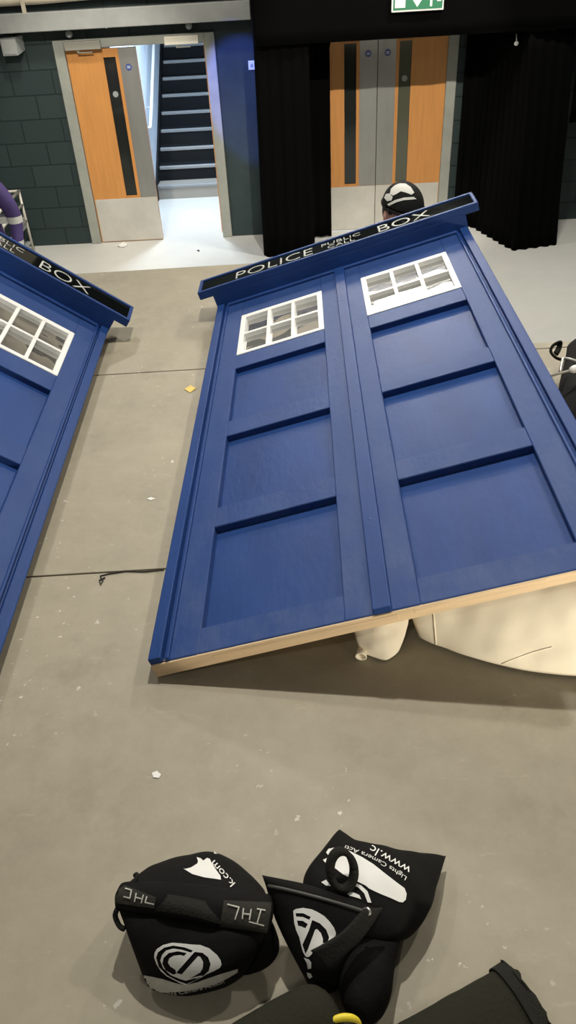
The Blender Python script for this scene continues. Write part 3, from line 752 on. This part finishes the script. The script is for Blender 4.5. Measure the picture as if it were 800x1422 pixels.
mb = MB(); mb.tube(catmull(AR([(505, 1263, .215), (511, 1262, .222), (514, 1268, .22), (509, 1272, .215), (505, 1268, .214)]), 16), .0028, 8); soft('zip_pull', mb, M['metal'], bagR)
# standing loop handle
cen = at(475, 1208, .150)
mb = MB(); pth = []
for t in range(33):
    a = 2*math.pi*t/32; pth.append(cen + Vector((.0225*math.cos(a), .004*math.sin(a), .0)) + Vector((0, .022, .026))*math.sin(a)*.9)
mb.ribbon(pth, Vector((.35, -.75, .55)), .018, .011); soft('loop_handle', mb, M['bag_strap'], bagR)
lgp = c2([(140, 340), (150, 333), (180, 328), (215, 334), (240, 345), (268, 362), (290, 385), (308, 410), (316, 432), (310, 458), (292, 472), (270, 480), (245, 487), (228, 497), (215, 520), (205, 530), (192, 530), (180, 510), (172, 480), (165, 450), (152, 420), (144, 390)])
in1 = c2([(150, 350), (180, 350), (212, 365), (206, 377), (180, 366), (152, 364)])
in2 = c2([(156, 380), (180, 382), (200, 395), (190, 412), (172, 404), (160, 402)])
in3 = c2([(218, 378), (250, 392), (276, 418), (288, 450), (282, 468), (262, 474), (262, 455), (254, 432), (238, 415), (230, 418), (200, 500), (190, 517), (178, 480), (205, 420)])
decal('round_logo', [lgp, in1, in2, in3], fp2, M['print'], bagR, .002, 3)
decal('print_mark', [c2([(183, 533), (205, 540), (214, 553), (214, 578), (200, 580), (196, 556)]), c2([(196, 594), (212, 598), (219, 612), (208, 620), (200, 612)])], fp2, M['print'], bagR, .002, 3)
wp_ = c2([(285, 85), (320, 78), (350, 84), (380, 97), (425, 120), (470, 148), (510, 180), (545, 207), (575, 230), (598, 247), (607, 270), (603, 295), (590, 306), (575, 303), (540, 287), (510, 275), (480, 262), (452, 248), (438, 236), (395, 215), (345, 190), (300, 155), (270, 140), (262, 130), (290, 118), (275, 100)])
decal('white_print', [wp_, ], rp2, M['print'], bagR, .002, 4)
for lp in ([(388, 222), (420, 236), (446, 260), (462, 307), (446, 305), (432, 268), (410, 246), (386, 232)], [(355, 263), (385, 263), (412, 275), (420, 292), (398, 285), (372, 278)], [(255, 222), (275, 212), (295, 238), (275, 236)]):
    decal('white_stripe', [c2(lp)], rp2, M['print'], bagR, .002, 4)
warp_text('print_text', 'www.lc', (572, 1205), (517, 1173), 11, rp2, M['print'], bagR)
warp_text('print_text', 'Lights Camera Acti', (566, 1216), (481, 1172), 7.5, rp2, M['print'], bagR, -4)

# --- pouch with yellow trim and the black cuff at the bottom edge ---
po = tag(empty('padded_pouch', Matrix.Translation((0, .52, 0))), 'black rounded pouch with a yellow trim at the bottom edge of the photo', 'pouch')
bpy.context.view_layer.update()
e0 = at(443, 1421, .075); e1 = at(300, 1505, .075)
ax = (e0-e1).normalized(); prof = [(-.0, .064), (.02, .0635), (.035, .060), (.048, .052), (.058, .040), (.064, .024), (.066, .004)]
mb = MB(); pts = [e1, e1.lerp(e0, .35), e1.lerp(e0, .7)]+[e0+ax*(a-.028) for a, r in prof]; mb.tube(pts, [.060, .064, .065]+[r for a, r in prof], 32)
soft('pouch_body', mb, M['pouch'], po)
yb = drop(bvh_of(po.children[0]), .004)
mb = MB(); yp = [at(452, 1424, .115), at(462, 1417, .12), at(476, 1413, .12), at(490, 1414, .115), at(499, 1420, .105), at(502, 1430, .095)]
mb.tube(catmull(yp, 20), [.002+.0045*math.sin(math.pi*min(1, i/18)) for i in range(21)], 10); soft('trim_piping', mb, M['yellow'], po)
cu = tag(empty('fabric_cuff', Matrix.Translation((.35, .52, 0))), 'black cloth cuff with a ragged doubled hem at the lower right', 'cuff')
bpy.context.view_layer.update()
def cuff(grow, n0, n1, name, m):
    bm = bmesh.new(); a = at(733, 1396, .05); b = at(560, 1498, .05); d = (a-b).normalized(); sd = d.cross(Vector((0, 0, 1))).normalized(); upv = sd.cross(d)
    rings = []
    for i in range(15):
        t = n0+(n1-n0)*i/14; c = b.lerp(a, t); ring = []
        for j in range(40):
            an = 2*math.pi*j/40; w = .071+grow; hgt = .042+grow
            rag = d*(random.uniform(-.004, .004) if i == 14 else 0)
            k = 1+.03*noise.noise(Vector((t*8, math.cos(an)*2, math.sin(an)*2)))
            p = c+sd*w*k*math.cos(an)+upv*hgt*k*math.sin(an)+rag; p.z = max(p.z, .003); ring.append(bm.verts.new(p))
        rings.append(ring)
    for r0, r1 in zip(rings, rings[1:]):
        for j in range(40): bm.faces.new((r0[j], r0[(j+1) % 40], r1[(j+1) % 40], r1[j]))
    bmesh.ops.recalc_face_normals(bm, faces=bm.faces)
    me = bpy.data.meshes.new(name); bm.to_mesh(me); bm.free(); o = under(cu, link(name, me, m, None, True))
    md = o.modifiers.new('t', 'SOLIDIFY'); md.thickness = .004; md.offset = -1
cuff(0, 0, .96, 'sleeve', M['pouch']); cuff(.005, .90, 1.0, 'outer_hem', M['bag_strap']); cuff(-.006, .92, 1.03, 'inner_hem', M['pouch'])

# --- cream canvas sacks under the middle panel ---
sk = soft0 = pillow([[(.30, 1.95, .10), (.55, 1.95, .13), (.85, 1.93, .15), (1.10, 1.9, .15)], [(.29, 1.65, .12), (.55, 1.66, .19), (.85, 1.62, .24), (1.16, 1.6, .22)],
                     [(.30, 1.47, .12), (.52, 1.43, .19), (.80, 1.38, .24), (1.16, 1.36, .22)], [(.335, 1.43, .012), (.52, 1.318, .012), (.72, 1.262, .012), (1.15, 1.22, .012)]], .02, 52, 44, wr=.016, wf=7, pu=5, pv=8, seed=11, zmin=.003)
o = sk.build('canvas_sack', M['canvas'], None, True, fix=False)
bv = drop(bvh_of(o), .001)
mb = MB(); mb.tube([p for p in (bv(x, y) for x, y in [(602+t*.4, 850+t*5) for t in range(0, 11)]) if p], 0.002, 8); sm_ = mb.build('seam', M['canvas'], o, True)
mb = MB(); mb.tube([p for p in (bv(x, y) for x, y in [(690+t*7, 925-t*2.4-.12*t*(11-t)*.6) for t in range(0, 12)]) if p], .0014, 8); mb.build('crease', M['canvas'], o, True)
tag(o, 'large plump cream canvas sack propping the right side of the blue panel', 'sack', 'cream canvas sacks')
root = tag(empty('canvas_sack', Matrix.Translation((.24, 1.45, 0))), 'small cream canvas fold with an open rolled end under the blue panel', 'sack', 'cream canvas sacks')
bpy.context.view_layer.update()
sk = pillow([[(.15, 1.80, .06), (.23, 1.80, .08), (.31, 1.80, .06)], [(.145, 1.50, .10), (.23, 1.49, .125), (.315, 1.50, .10)], [(.158, 1.425, .05), (.225, 1.395, .06), (.300, 1.43, .05)], [(.172, 1.392, .010), (.232, 1.358, .008), (.272, 1.385, .010)]], .011, 26, 26, wr=.009, wf=13, seed=12, pu=4, pv=6, zmin=.003)
soft('canvas_body', sk, M['canvas'], root)
mb = MB(); mb.tube([(.176, 1.40, .020), (.172, 1.375, .018), (.170, 1.366, .017)], [.006, .011, .013], 14, caps=False); soft('rolled_edge', mb, M['canvas'], root)
for o in root.children:
    if o.name.startswith('rolled'):
        md = o.modifiers.new('t', 'SOLIDIFY'); md.thickness = .003

# --- black holdall with a cable at the right ---
hd = tag(empty('holdall', Matrix.Translation((1.45, 2.6, 0))), 'black holdall with a loop handle beside the right edge of the blue panel', 'bag')
bpy.context.view_layer.update()
hb_ = pillow([[(1.235, 2.97, .03), (1.45, 2.99, .05), (1.75, 2.98, .03)], [(1.185, 2.85, .12), (1.45, 2.86, .20), (1.78, 2.90, .16)], [(1.02, 2.45, .10), (1.4, 2.45, .20), (1.78, 2.45, .16)], [(.99, 2.22, .02), (1.4, 2.2, .03), (1.78, 2.2, .02)]], .04, 30, 30, wr=.014, wf=7, seed=14, pu=5, pv=5, zmin=.003)
soft('bag_body', hb_, M['bag'], hd)
mb = MB(); mb.tube(catmull(A([(781, 500, .12), (771, 496, .14), (765, 488, .16), (768, 480, .18), (777, 476, .18), (776, 484, .16), (772, 491, .16)]), 30), .012, 10, flat=.5); soft('loop_handle', mb, M['bag_strap'], hd)
mb = MB(); mb.tube(catmull(A([(778, 516, .21), (781, 503, .23), (784, 498, .235), (796, 500, .23), (812, 506, .22)]), 24), .006, 8); soft('wire_clip', mb, M['metal'], hd)
cb = tag(empty('plug_lead', Matrix.Translation((1.05, 2.55, 0))), 'thin grey lead with a white plug lying over the black holdall', 'cable')
bpy.context.view_layer.update()
mb = MB(); mb.tube(catmull(A([(735, 534, .02), (757, 525, .18), (775, 519, .225), (794, 514, .235)]), 20), .0045, 8); soft('lead', mb, M['cable'], cb)
mb = MB(); mb.tube(A([(791, 514, .235), (796, 513, .238), (812, 509, .24)]), [.008, .014, .016], 12); soft('plug', mb, M['plastic_white'], cb)

# --- trolley ---
tr = tag(empty('frame_trolley', Matrix.Translation((-3.2, 8.8, LF))), 'low pale metal frame trolley against the dark blockwork on the left', 'trolley')
X0, X1, Y0, Y1 = -.36, .355, -.45, .42
def bar(name, a, b, r=.014): mb = MB(); mb.tube([a, b], r, 10); return mb.build(name, M['trolley'], tr, True)
for x in (X0, X1):
    for y in (Y0, Y1): bar('post', (x, y, .0), (x, y, .70), .016)
for z in (.69, .54, .36): bar('side_rail', (X1, Y0, z), (X1, Y1, z), .016)
for z in (.69, .36): bar('side_rail', (X0, Y0, z), (X0, Y1, z), .014)
for y in (Y0, Y1): bar('cross_rail', (X0, y, .69), (X1, y, .69))
mb = MB(); mb.box((X0, Y0, .10), (X1, Y1, .125), .004); mb.build('shelf', M['plastic_grey'], tr)
mb = MB(); mb.box((X1-.006, Y1-.26, .30), (X1+.006, Y1-.06, .42), .003); mb.build('name_plate', M['plastic_grey'], tr)

# ------------------------------------------------------------------ people
def skin_mesh(name, verts, edges, radii, root=0, sub=2):
    me = bpy.data.meshes.new(name); me.from_pydata([tuple(v) for v in verts], edges, [])
    o = bpy.data.objects.new(name, me); COL.objects.link(o)
    md = o.modifiers.new('s', 'SKIN'); md.use_smooth_shade = True; md.branch_smoothing = .6
    sv = me.skin_vertices[0].data
    for i, r in enumerate(radii): sv[i].radius = (r, r) if isinstance(r, (int, float)) else r
    sv[root].use_root = True
    s = o.modifiers.new('ss', 'SUBSURF'); s.levels = sub; s.render_levels = sub
    bpy.context.view_layer.update()
    m2 = bpy.data.meshes.new_from_object(o.evaluated_get(bpy.context.evaluated_depsgraph_get()))
    bpy.data.objects.remove(o); bpy.data.meshes.remove(me)
    return m2
def person(loc, rz, label, arms, cloth, legs, bands, head_turn, head_tilt, cap, hs=1.0, bulk=1.0):
    root = tag(empty('person', Matrix.Translation(loc) @ Matrix.Rotation(rz, 4, 'Z')), label, 'person')
    V, E, Rr = [], [], []
    def add(p, r, par=None):
        V.append(p); Rr.append(r)
        if par is not None: E.append((par, len(V)-1))
        return len(V)-1
    # facing -y
    pel = add((0, 0, .94), (.155, .115)); wa = add((0, .0, 1.08), (.145, .105), pel); ch = add((0, .005, 1.28), (.165, .12), wa)
    up = add((0, .01, 1.41), (.12, .095), ch); nk = add((0, .005, 1.50), .058, up); add((0, -.01, 1.56), .054, nk)
    tips = []
    for s, (el, wr) in zip((-1, 1), arms):
        sh = add((s*.17, .01, 1.41), .068*bulk, up); e = add(el, .046*bulk, sh); w = add(wr, .030*bulk, e)
        d = (Vector(wr)-Vector(el)).normalized(); side = d.cross(Vector((0, 0, 1)))
        side = side.normalized() if side.length > .1 else Vector((0, 1, 0)); dn = side.cross(d)
        pm = add(tuple(Vector(wr)+d*.055), (.034, .024), w)
        tips.append(Vector(wr))
        for q, (off, ln) in enumerate(((-.026, .062), (-.009, .075), (.009, .070), (.026, .055))):
            b = Vector(wr)+d*.095+side*off; k = add(tuple(b), .0085, pm); k2 = add(tuple(b+d*ln*.55+dn*-.012), .008, k); add(tuple(b+d*ln*.85+dn*-.036), .0065, k2)
        b = Vector(wr)+d*.045+side*-.042*s; k = add(tuple(b), .010, pm); add(tuple(b+d*.035+side*-.012*s-dn*.012), .008, k)
    for s in (-1, 1):
        hp = add((s*.095, 0, .86), .090, pel); kn = add((s*.11, -.015, .49), .060, hp); an = add((s*.115, .02, .095), .042, kn); ft = add((s*.125, -.075, .04), (.043, .034), an); add((s*.135, -.16, .032), (.038, .026), ft)
    me = skin_mesh('body', V, E, Rr)
    for p in me.polygons:
        c = p.center; mi = 0
        if any((c-t).length < .21 and (c-t).dot(t-Vector((0, 0, 1.3))) > -.0 for t in tips): mi = 2
        elif c.z > 1.49 and abs(c.x) < .1: mi = 2
        elif c.z < .085: mi = 3
        elif c.z < .95 and abs(c.x) < .26 and not any((c-t).length < .12 for t in tips): mi = 1
        p.material_index = mi
    for m in (cloth, legs, M['skin'], M['shoe']): me.materials.append(m)
    for p in me.polygons: p.use_smooth = True
    body = bpy.data.objects.new('body', me); COL.objects.link(body); body.parent = root
    # reflective bands following the coat
    if bands:
        bpy.context.view_layer.update()
        bv = BVHTree.FromPolygons([v.co for v in me.vertices], [list(p.vertices) for p in me.polygons])
        for z in bands:
            bm = bmesh.new(); rings = []
            for i in range(49):
                a = 2*math.pi*i/48; col = []
                for dz in (-.026, -.013, 0, .013, .026):
                    o = Vector((0, 0, z+dz)); d = Vector((math.cos(a), math.sin(a), 0))
                    h, n, _, t = bv.ray_cast(o+d*.24, -d)
                    p = h if h is not None and (h-o).length < .24 else o+d*.15
                    col.append(bm.verts.new(p+d*.004))
                rings.append(col)
            for a, b in zip(rings, rings[1:]):
                for j in range(4): bm.faces.new((a[j], b[j], b[j+1], a[j+1]))
            for s, (el, wr) in zip((-1, 1), arms):
                t = (z-wr[2])/(el[2]-wr[2]); c = Vector(wr).lerp(Vector(el), min(1, t)); c.z = z; rings = []
                for i in range(25):
                    a = 2*math.pi*i/24; col = []; d = Vector((math.cos(a), math.sin(a), 0))
                    for dz in (-.025, 0, .025):
                        o = Vector((c.x, c.y, z+dz)); h, n, _, tt = bv.ray_cast(o+d*.10, -d)
                        p = h if h is not None and (h-o).length < .10 else o+d*.06
                        col.append(bm.verts.new(p+d*.004))
                    rings.append(col)
                for a, b in zip(rings, rings[1:]):
                    for j in range(2): bm.faces.new((a[j], b[j], b[j+1], a[j+1]))
            mm = bpy.data.meshes.new('reflective_band'); bm.to_mesh(mm); bm.free(); link('reflective_band', mm, M['hivis'], root, True)
    # head
    hm = Matrix.Translation((0, -.015, 1.545)) @ Matrix.Scale(hs, 4) @ Matrix.Rotation(head_turn, 4, 'Z') @ Matrix.Rotation(head_tilt, 4, 'X')
    bm = bmesh.new(); bmesh.ops.create_uvsphere(bm, u_segments=40, v_segments=32, radius=1)
    for v in bm.verts:
        x, y, z = v.co
        nx, ny, nz = x*.076, y*.096, z*.118
        if z < -.1:
            k = 1-.38*((-z-.1)/.9)**1.3; nx *= k; ny *= (k if y > 0 else 1-.10*(-z-.1))
            if y > 0: ny *= 1-.35*(-z-.1)
        if y < -.3:
            f = (-y-.3)/.7
            g = math.exp(-((x)/.16)**2-((z+.12)/.20)**2)*f; ny -= .024*g                        # nose
            g = math.exp(-((x)/.22)**2-((z+.62)/.2)**2)*f; ny -= .008*g                           # mouth and chin
            for s in (-1, 1): ny += .012*math.exp(-((x-s*.42)/.2)**2-((z-.06)/.13)**2)*f         # eye sockets
            ny -= .005*math.exp(-((z-.24)/.1)**2)*f                                               # brow
        v.co = (nx, ny, nz+.095)
    hmesh = bpy.data.meshes.new('head'); bm.to_mesh(hmesh); bm.free()
    head = link('head', hmesh, M['skin'], root, True, hm)
    for s in (-1, 1):
        mb = MB(); mb.ball((s*.031, -.078, .101), (.0125, .0115, .0105), 16, 12); mb.build('eye', M['eye'], head, True)
        mb = MB(); mb.ball((s*.031, -.087, .101), (.006, .004, .006), 12, 8); mb.build('iris', M['iris'], head, True)
    mb = MB(); mb.ball((0, -.0965, .030), (.024, .009, .007), 16, 10); mb.build('mouth', M['lips'], head, True)
    for s in (-1, 1):
        mb = MB(); mb.ball((s*.078, .012, .092), (.011, .020, .033), 14, 12); mb.ball((s*.085, .008, .096), (.007, .012, .020), 12, 10); mb.build('ear', M['skin'], head, True)
    mb = MB(); mb.ball((0, .014, .112), (.0815, .094, .108), 32, 20)
    for v in list(mb.bm.verts):
        if v.co.y < -.035 and v.co.z < .17 or v.co.z < .05 or (abs(v.co.x) > .05 and v.co.z < .10 and v.co.y < .03): mb.bm.verts.remove(v)
    mb.build('hair', M['hair'], head, True)
    cp_ = None
    if cap:
        mb = MB(); bmesh.ops.create_uvsphere(mb.bm, u_segments=48, v_segments=28, radius=1)
        for v in list(mb.bm.verts):
            x, y, z = v.co
            lim = .05 if y < 0 else -.05
            if z < lim-.04: mb.bm.verts.remove(v); continue
            z2 = max(z, lim)
            v.co = (x*.092, y*.110+.002, z2*.105+.135)
        cp_ = mb.build('cap', M['cap'], head, True)
        md = cp_.modifiers.new('t', 'SOLIDIFY'); md.thickness = .004; md.offset = -1
        mb = MB(); n = 48
        mb.tube([(.0915*math.cos(2*math.pi*i/n), .1095*math.sin(2*math.pi*i/n)+.002, .136+(.003 if math.sin(2*math.pi*i/n) < 0 else -.004)) for i in range(n+1)], .0055, 8, caps=False)
        mb.build('cap_band', M['cap'], cp_, True)
    return root, cp_
P1, cap1 = person((.690, 4.22, LF), R(4), 'person in a black and white patterned cap behind the blue panel',
    [((-.24, -.22, 1.20), (-.19, -.45, 1.34)), ((.24, -.22, 1.20), (.16, -.46, 1.36))], M['shirt'], M['jeans'], None, R(22), R(14), True, 1.14)
bpy.context.view_layer.update()
def cz(pts): return [(420+x/3.333, 40+y/3.333) for x, y in pts]
k = decal('cap_print', [cz([(404, 764), (410, 740), (428, 724), (450, 715), (478, 716), (502, 732), (518, 758), (505, 768), (480, 758), (455, 752), (436, 764), (420, 772)]), cz([(378, 782), (386, 764), (402, 762), (418, 778), (412, 794), (392, 798)]), cz([(392, 812), (430, 792), (470, 781), (515, 778), (530, 788), (512, 790), (470, 793), (435, 803), (400, 820)])], cap1, M['cap_white'], P1, .004, 2)
bpy.context.view_layer.update()
parent_sub(k, cap1)
P2, _ = person((-2.315, 6.45, LF), R(-8), 'person in a purple work jacket with two pale reflective bands at the left edge',
    [((-.25, .02, 1.14), (-.26, -.10, .90)), ((.25, .02, 1.14), (.26, -.10, .90))], M['purple'], M['jeans'], (.965, 1.14), 0, 0, False, 1.0, 1.35)

# ------------------------------------------------------------------ litter
def scrap(name, loops, z, m, label, crumple=.006):
    bm = poly_mesh(loops, lambda x, y: at(x, y, z), 3)
    for v in bm.verts: v.co.z += abs(noise.noise(v.co*60))*crumple+.002
    me = bpy.data.meshes.new(name); bm.to_mesh(me); bm.free(); o = link(name, me, m)
    md = o.modifiers.new('t', 'SOLIDIFY'); md.thickness = .0015; md.offset = 1
    return tag(o, label, 'scrap')
scrap('paper_scrap', [[(163, 343), (167, 338), (172, 337), (177, 341), (172, 344)]], LF, M['paper'], 'crumpled white paper on the floor below the shut door leaf', .05)
scrap('paper_scrap', [[(256, 541), (265, 536), (273, 540), (264, 546)]], 0, M['yellow_paper'], 'yellowish paper scrap on the stage between the two blue panels')
scrap('paper_scrap', [[(273, 348), (277, 347), (277, 350)]], LF, M['thread'], 'tiny dark speck on the pale floor before the doorway')
scrap('paint_flake', [[(211, 1074), (218, 1071), (224, 1076), (221, 1081), (213, 1080)]], 0, M['paper'], 'larger white paint flake on the bare stage below the blue panel', .002)
scrap('paint_flake', [[(204, 693), (210, 691), (216, 693), (209, 695)]], 0, M['paper'], 'thin white paint flake on the stage left of the blue panel', .002)
mb = MB(); mb.tube([at(x, y, .003) for x, y in [(228, 791), (200, 794), (175, 793), (150, 797), (139, 800), (143, 806), (140, 812), (138, 806), (146, 802)]], .0022, 6)
tag(mb.build('loose_thread', M['thread']), 'tangled dark thread lying on the stage joint', 'thread')

# ------------------------------------------------------------------ lights
def area(loc, aim, size, power, col=(1, .95, .86), spread=180, shape='DISK'):
    ld = bpy.data.lights.new('lamp', 'AREA'); ld.shape = shape; ld.size = size; ld.energy = power; ld.color = col; ld.spread = R(spread)
    o = bpy.data.objects.new('lamp', ld); COL.objects.link(o); o.location = loc
    o.rotation_euler = (Vector(aim)-Vector(loc)).to_track_quat('-Z', 'Y').to_euler(); return o
def spot(loc, aim, angle, power, col, blend=.2, size=.05):
    ld = bpy.data.lights.new('spot', 'SPOT'); ld.energy = power; ld.color = col; ld.spot_size = R(angle); ld.spot_blend = blend; ld.shadow_soft_size = size
    o = bpy.data.objects.new('spot', ld); COL.objects.link(o); o.location = loc
    o.rotation_euler = (Vector(aim)-Vector(loc)).to_track_quat('-Z', 'Y').to_euler(); return o
area((.1, 2.85, 4.0), (.1, 2.2, 0), .10, 108)
area((-1.9, 3.1, 4.0), (-1, 2.2, 0), .2, 26)
area((2.6, 3.0, 4.0), (1.2, 2.2, 0), .2, 52)
area((-.9, -1.6, 3.9), (0, .9, 0), .15, 19)
# unseen spots added to brighten the doors in the far wall
spot((.9, 2.9, 4.0), W0+EX*1.15+Vector((0, 0, .75)), 27, 1500, (1, .93, .82), .5)
spot((-1.2, 2.9, 4.0), W0+EX*-1.7+Vector((0, 0, .75)), 25, 1300, (1, .93, .82), .5)
# hall lamps
area((-1.6, 7.4, 3.6), (-1.6, 7.6, LF), .4, 85)
area((2.2, 6.9, 3.6), (1.9, 6.4, LF), .4, 150)
# unseen soft light added high on the far wall for the window panes to mirror
sl = area((.32, 9.05, 3.03), (.62, 3.1, .3), 1.45, 3.4, (1, .95, .86), spread=24, shape='RECTANGLE'); sl.data.size_y = .80
# unseen low lamp added off to the right to brighten the canvas sack
area((1.75, -.75, .12), (.75, 1.3, .14), .14, 7, (1, .92, .76), spread=60)
# blue wash on the wall by the doorway
spot(W0+EX*-.75+EN*2.3+Vector((0, 0, 3.5)), W0+EX*-.16+Vector((0, 0, 1.50)), 18, 800, (.10, .18, 1.0), .2)
# stairwell lamps
area(W0+EX*-1.0+EN*-1.0+Vector((0, 0, 2.9)), W0+EX*-1.0+EN*-1.0, .4, 105, (.74, .86, 1.0))
world = bpy.data.worlds.new('world'); SC.world = world; world.use_nodes = True
world.node_tree.nodes['Background'].inputs[0].default_value = (1, .95, .88, 1); world.node_tree.nodes['Background'].inputs[1].default_value = .075

SC.view_settings.view_transform = 'Standard'; SC.view_settings.look = 'None'
SC.view_settings.exposure = 0; SC.view_settings.gamma = 1
try: SC.view_settings.use_curve_mapping = False
except Exception: pass
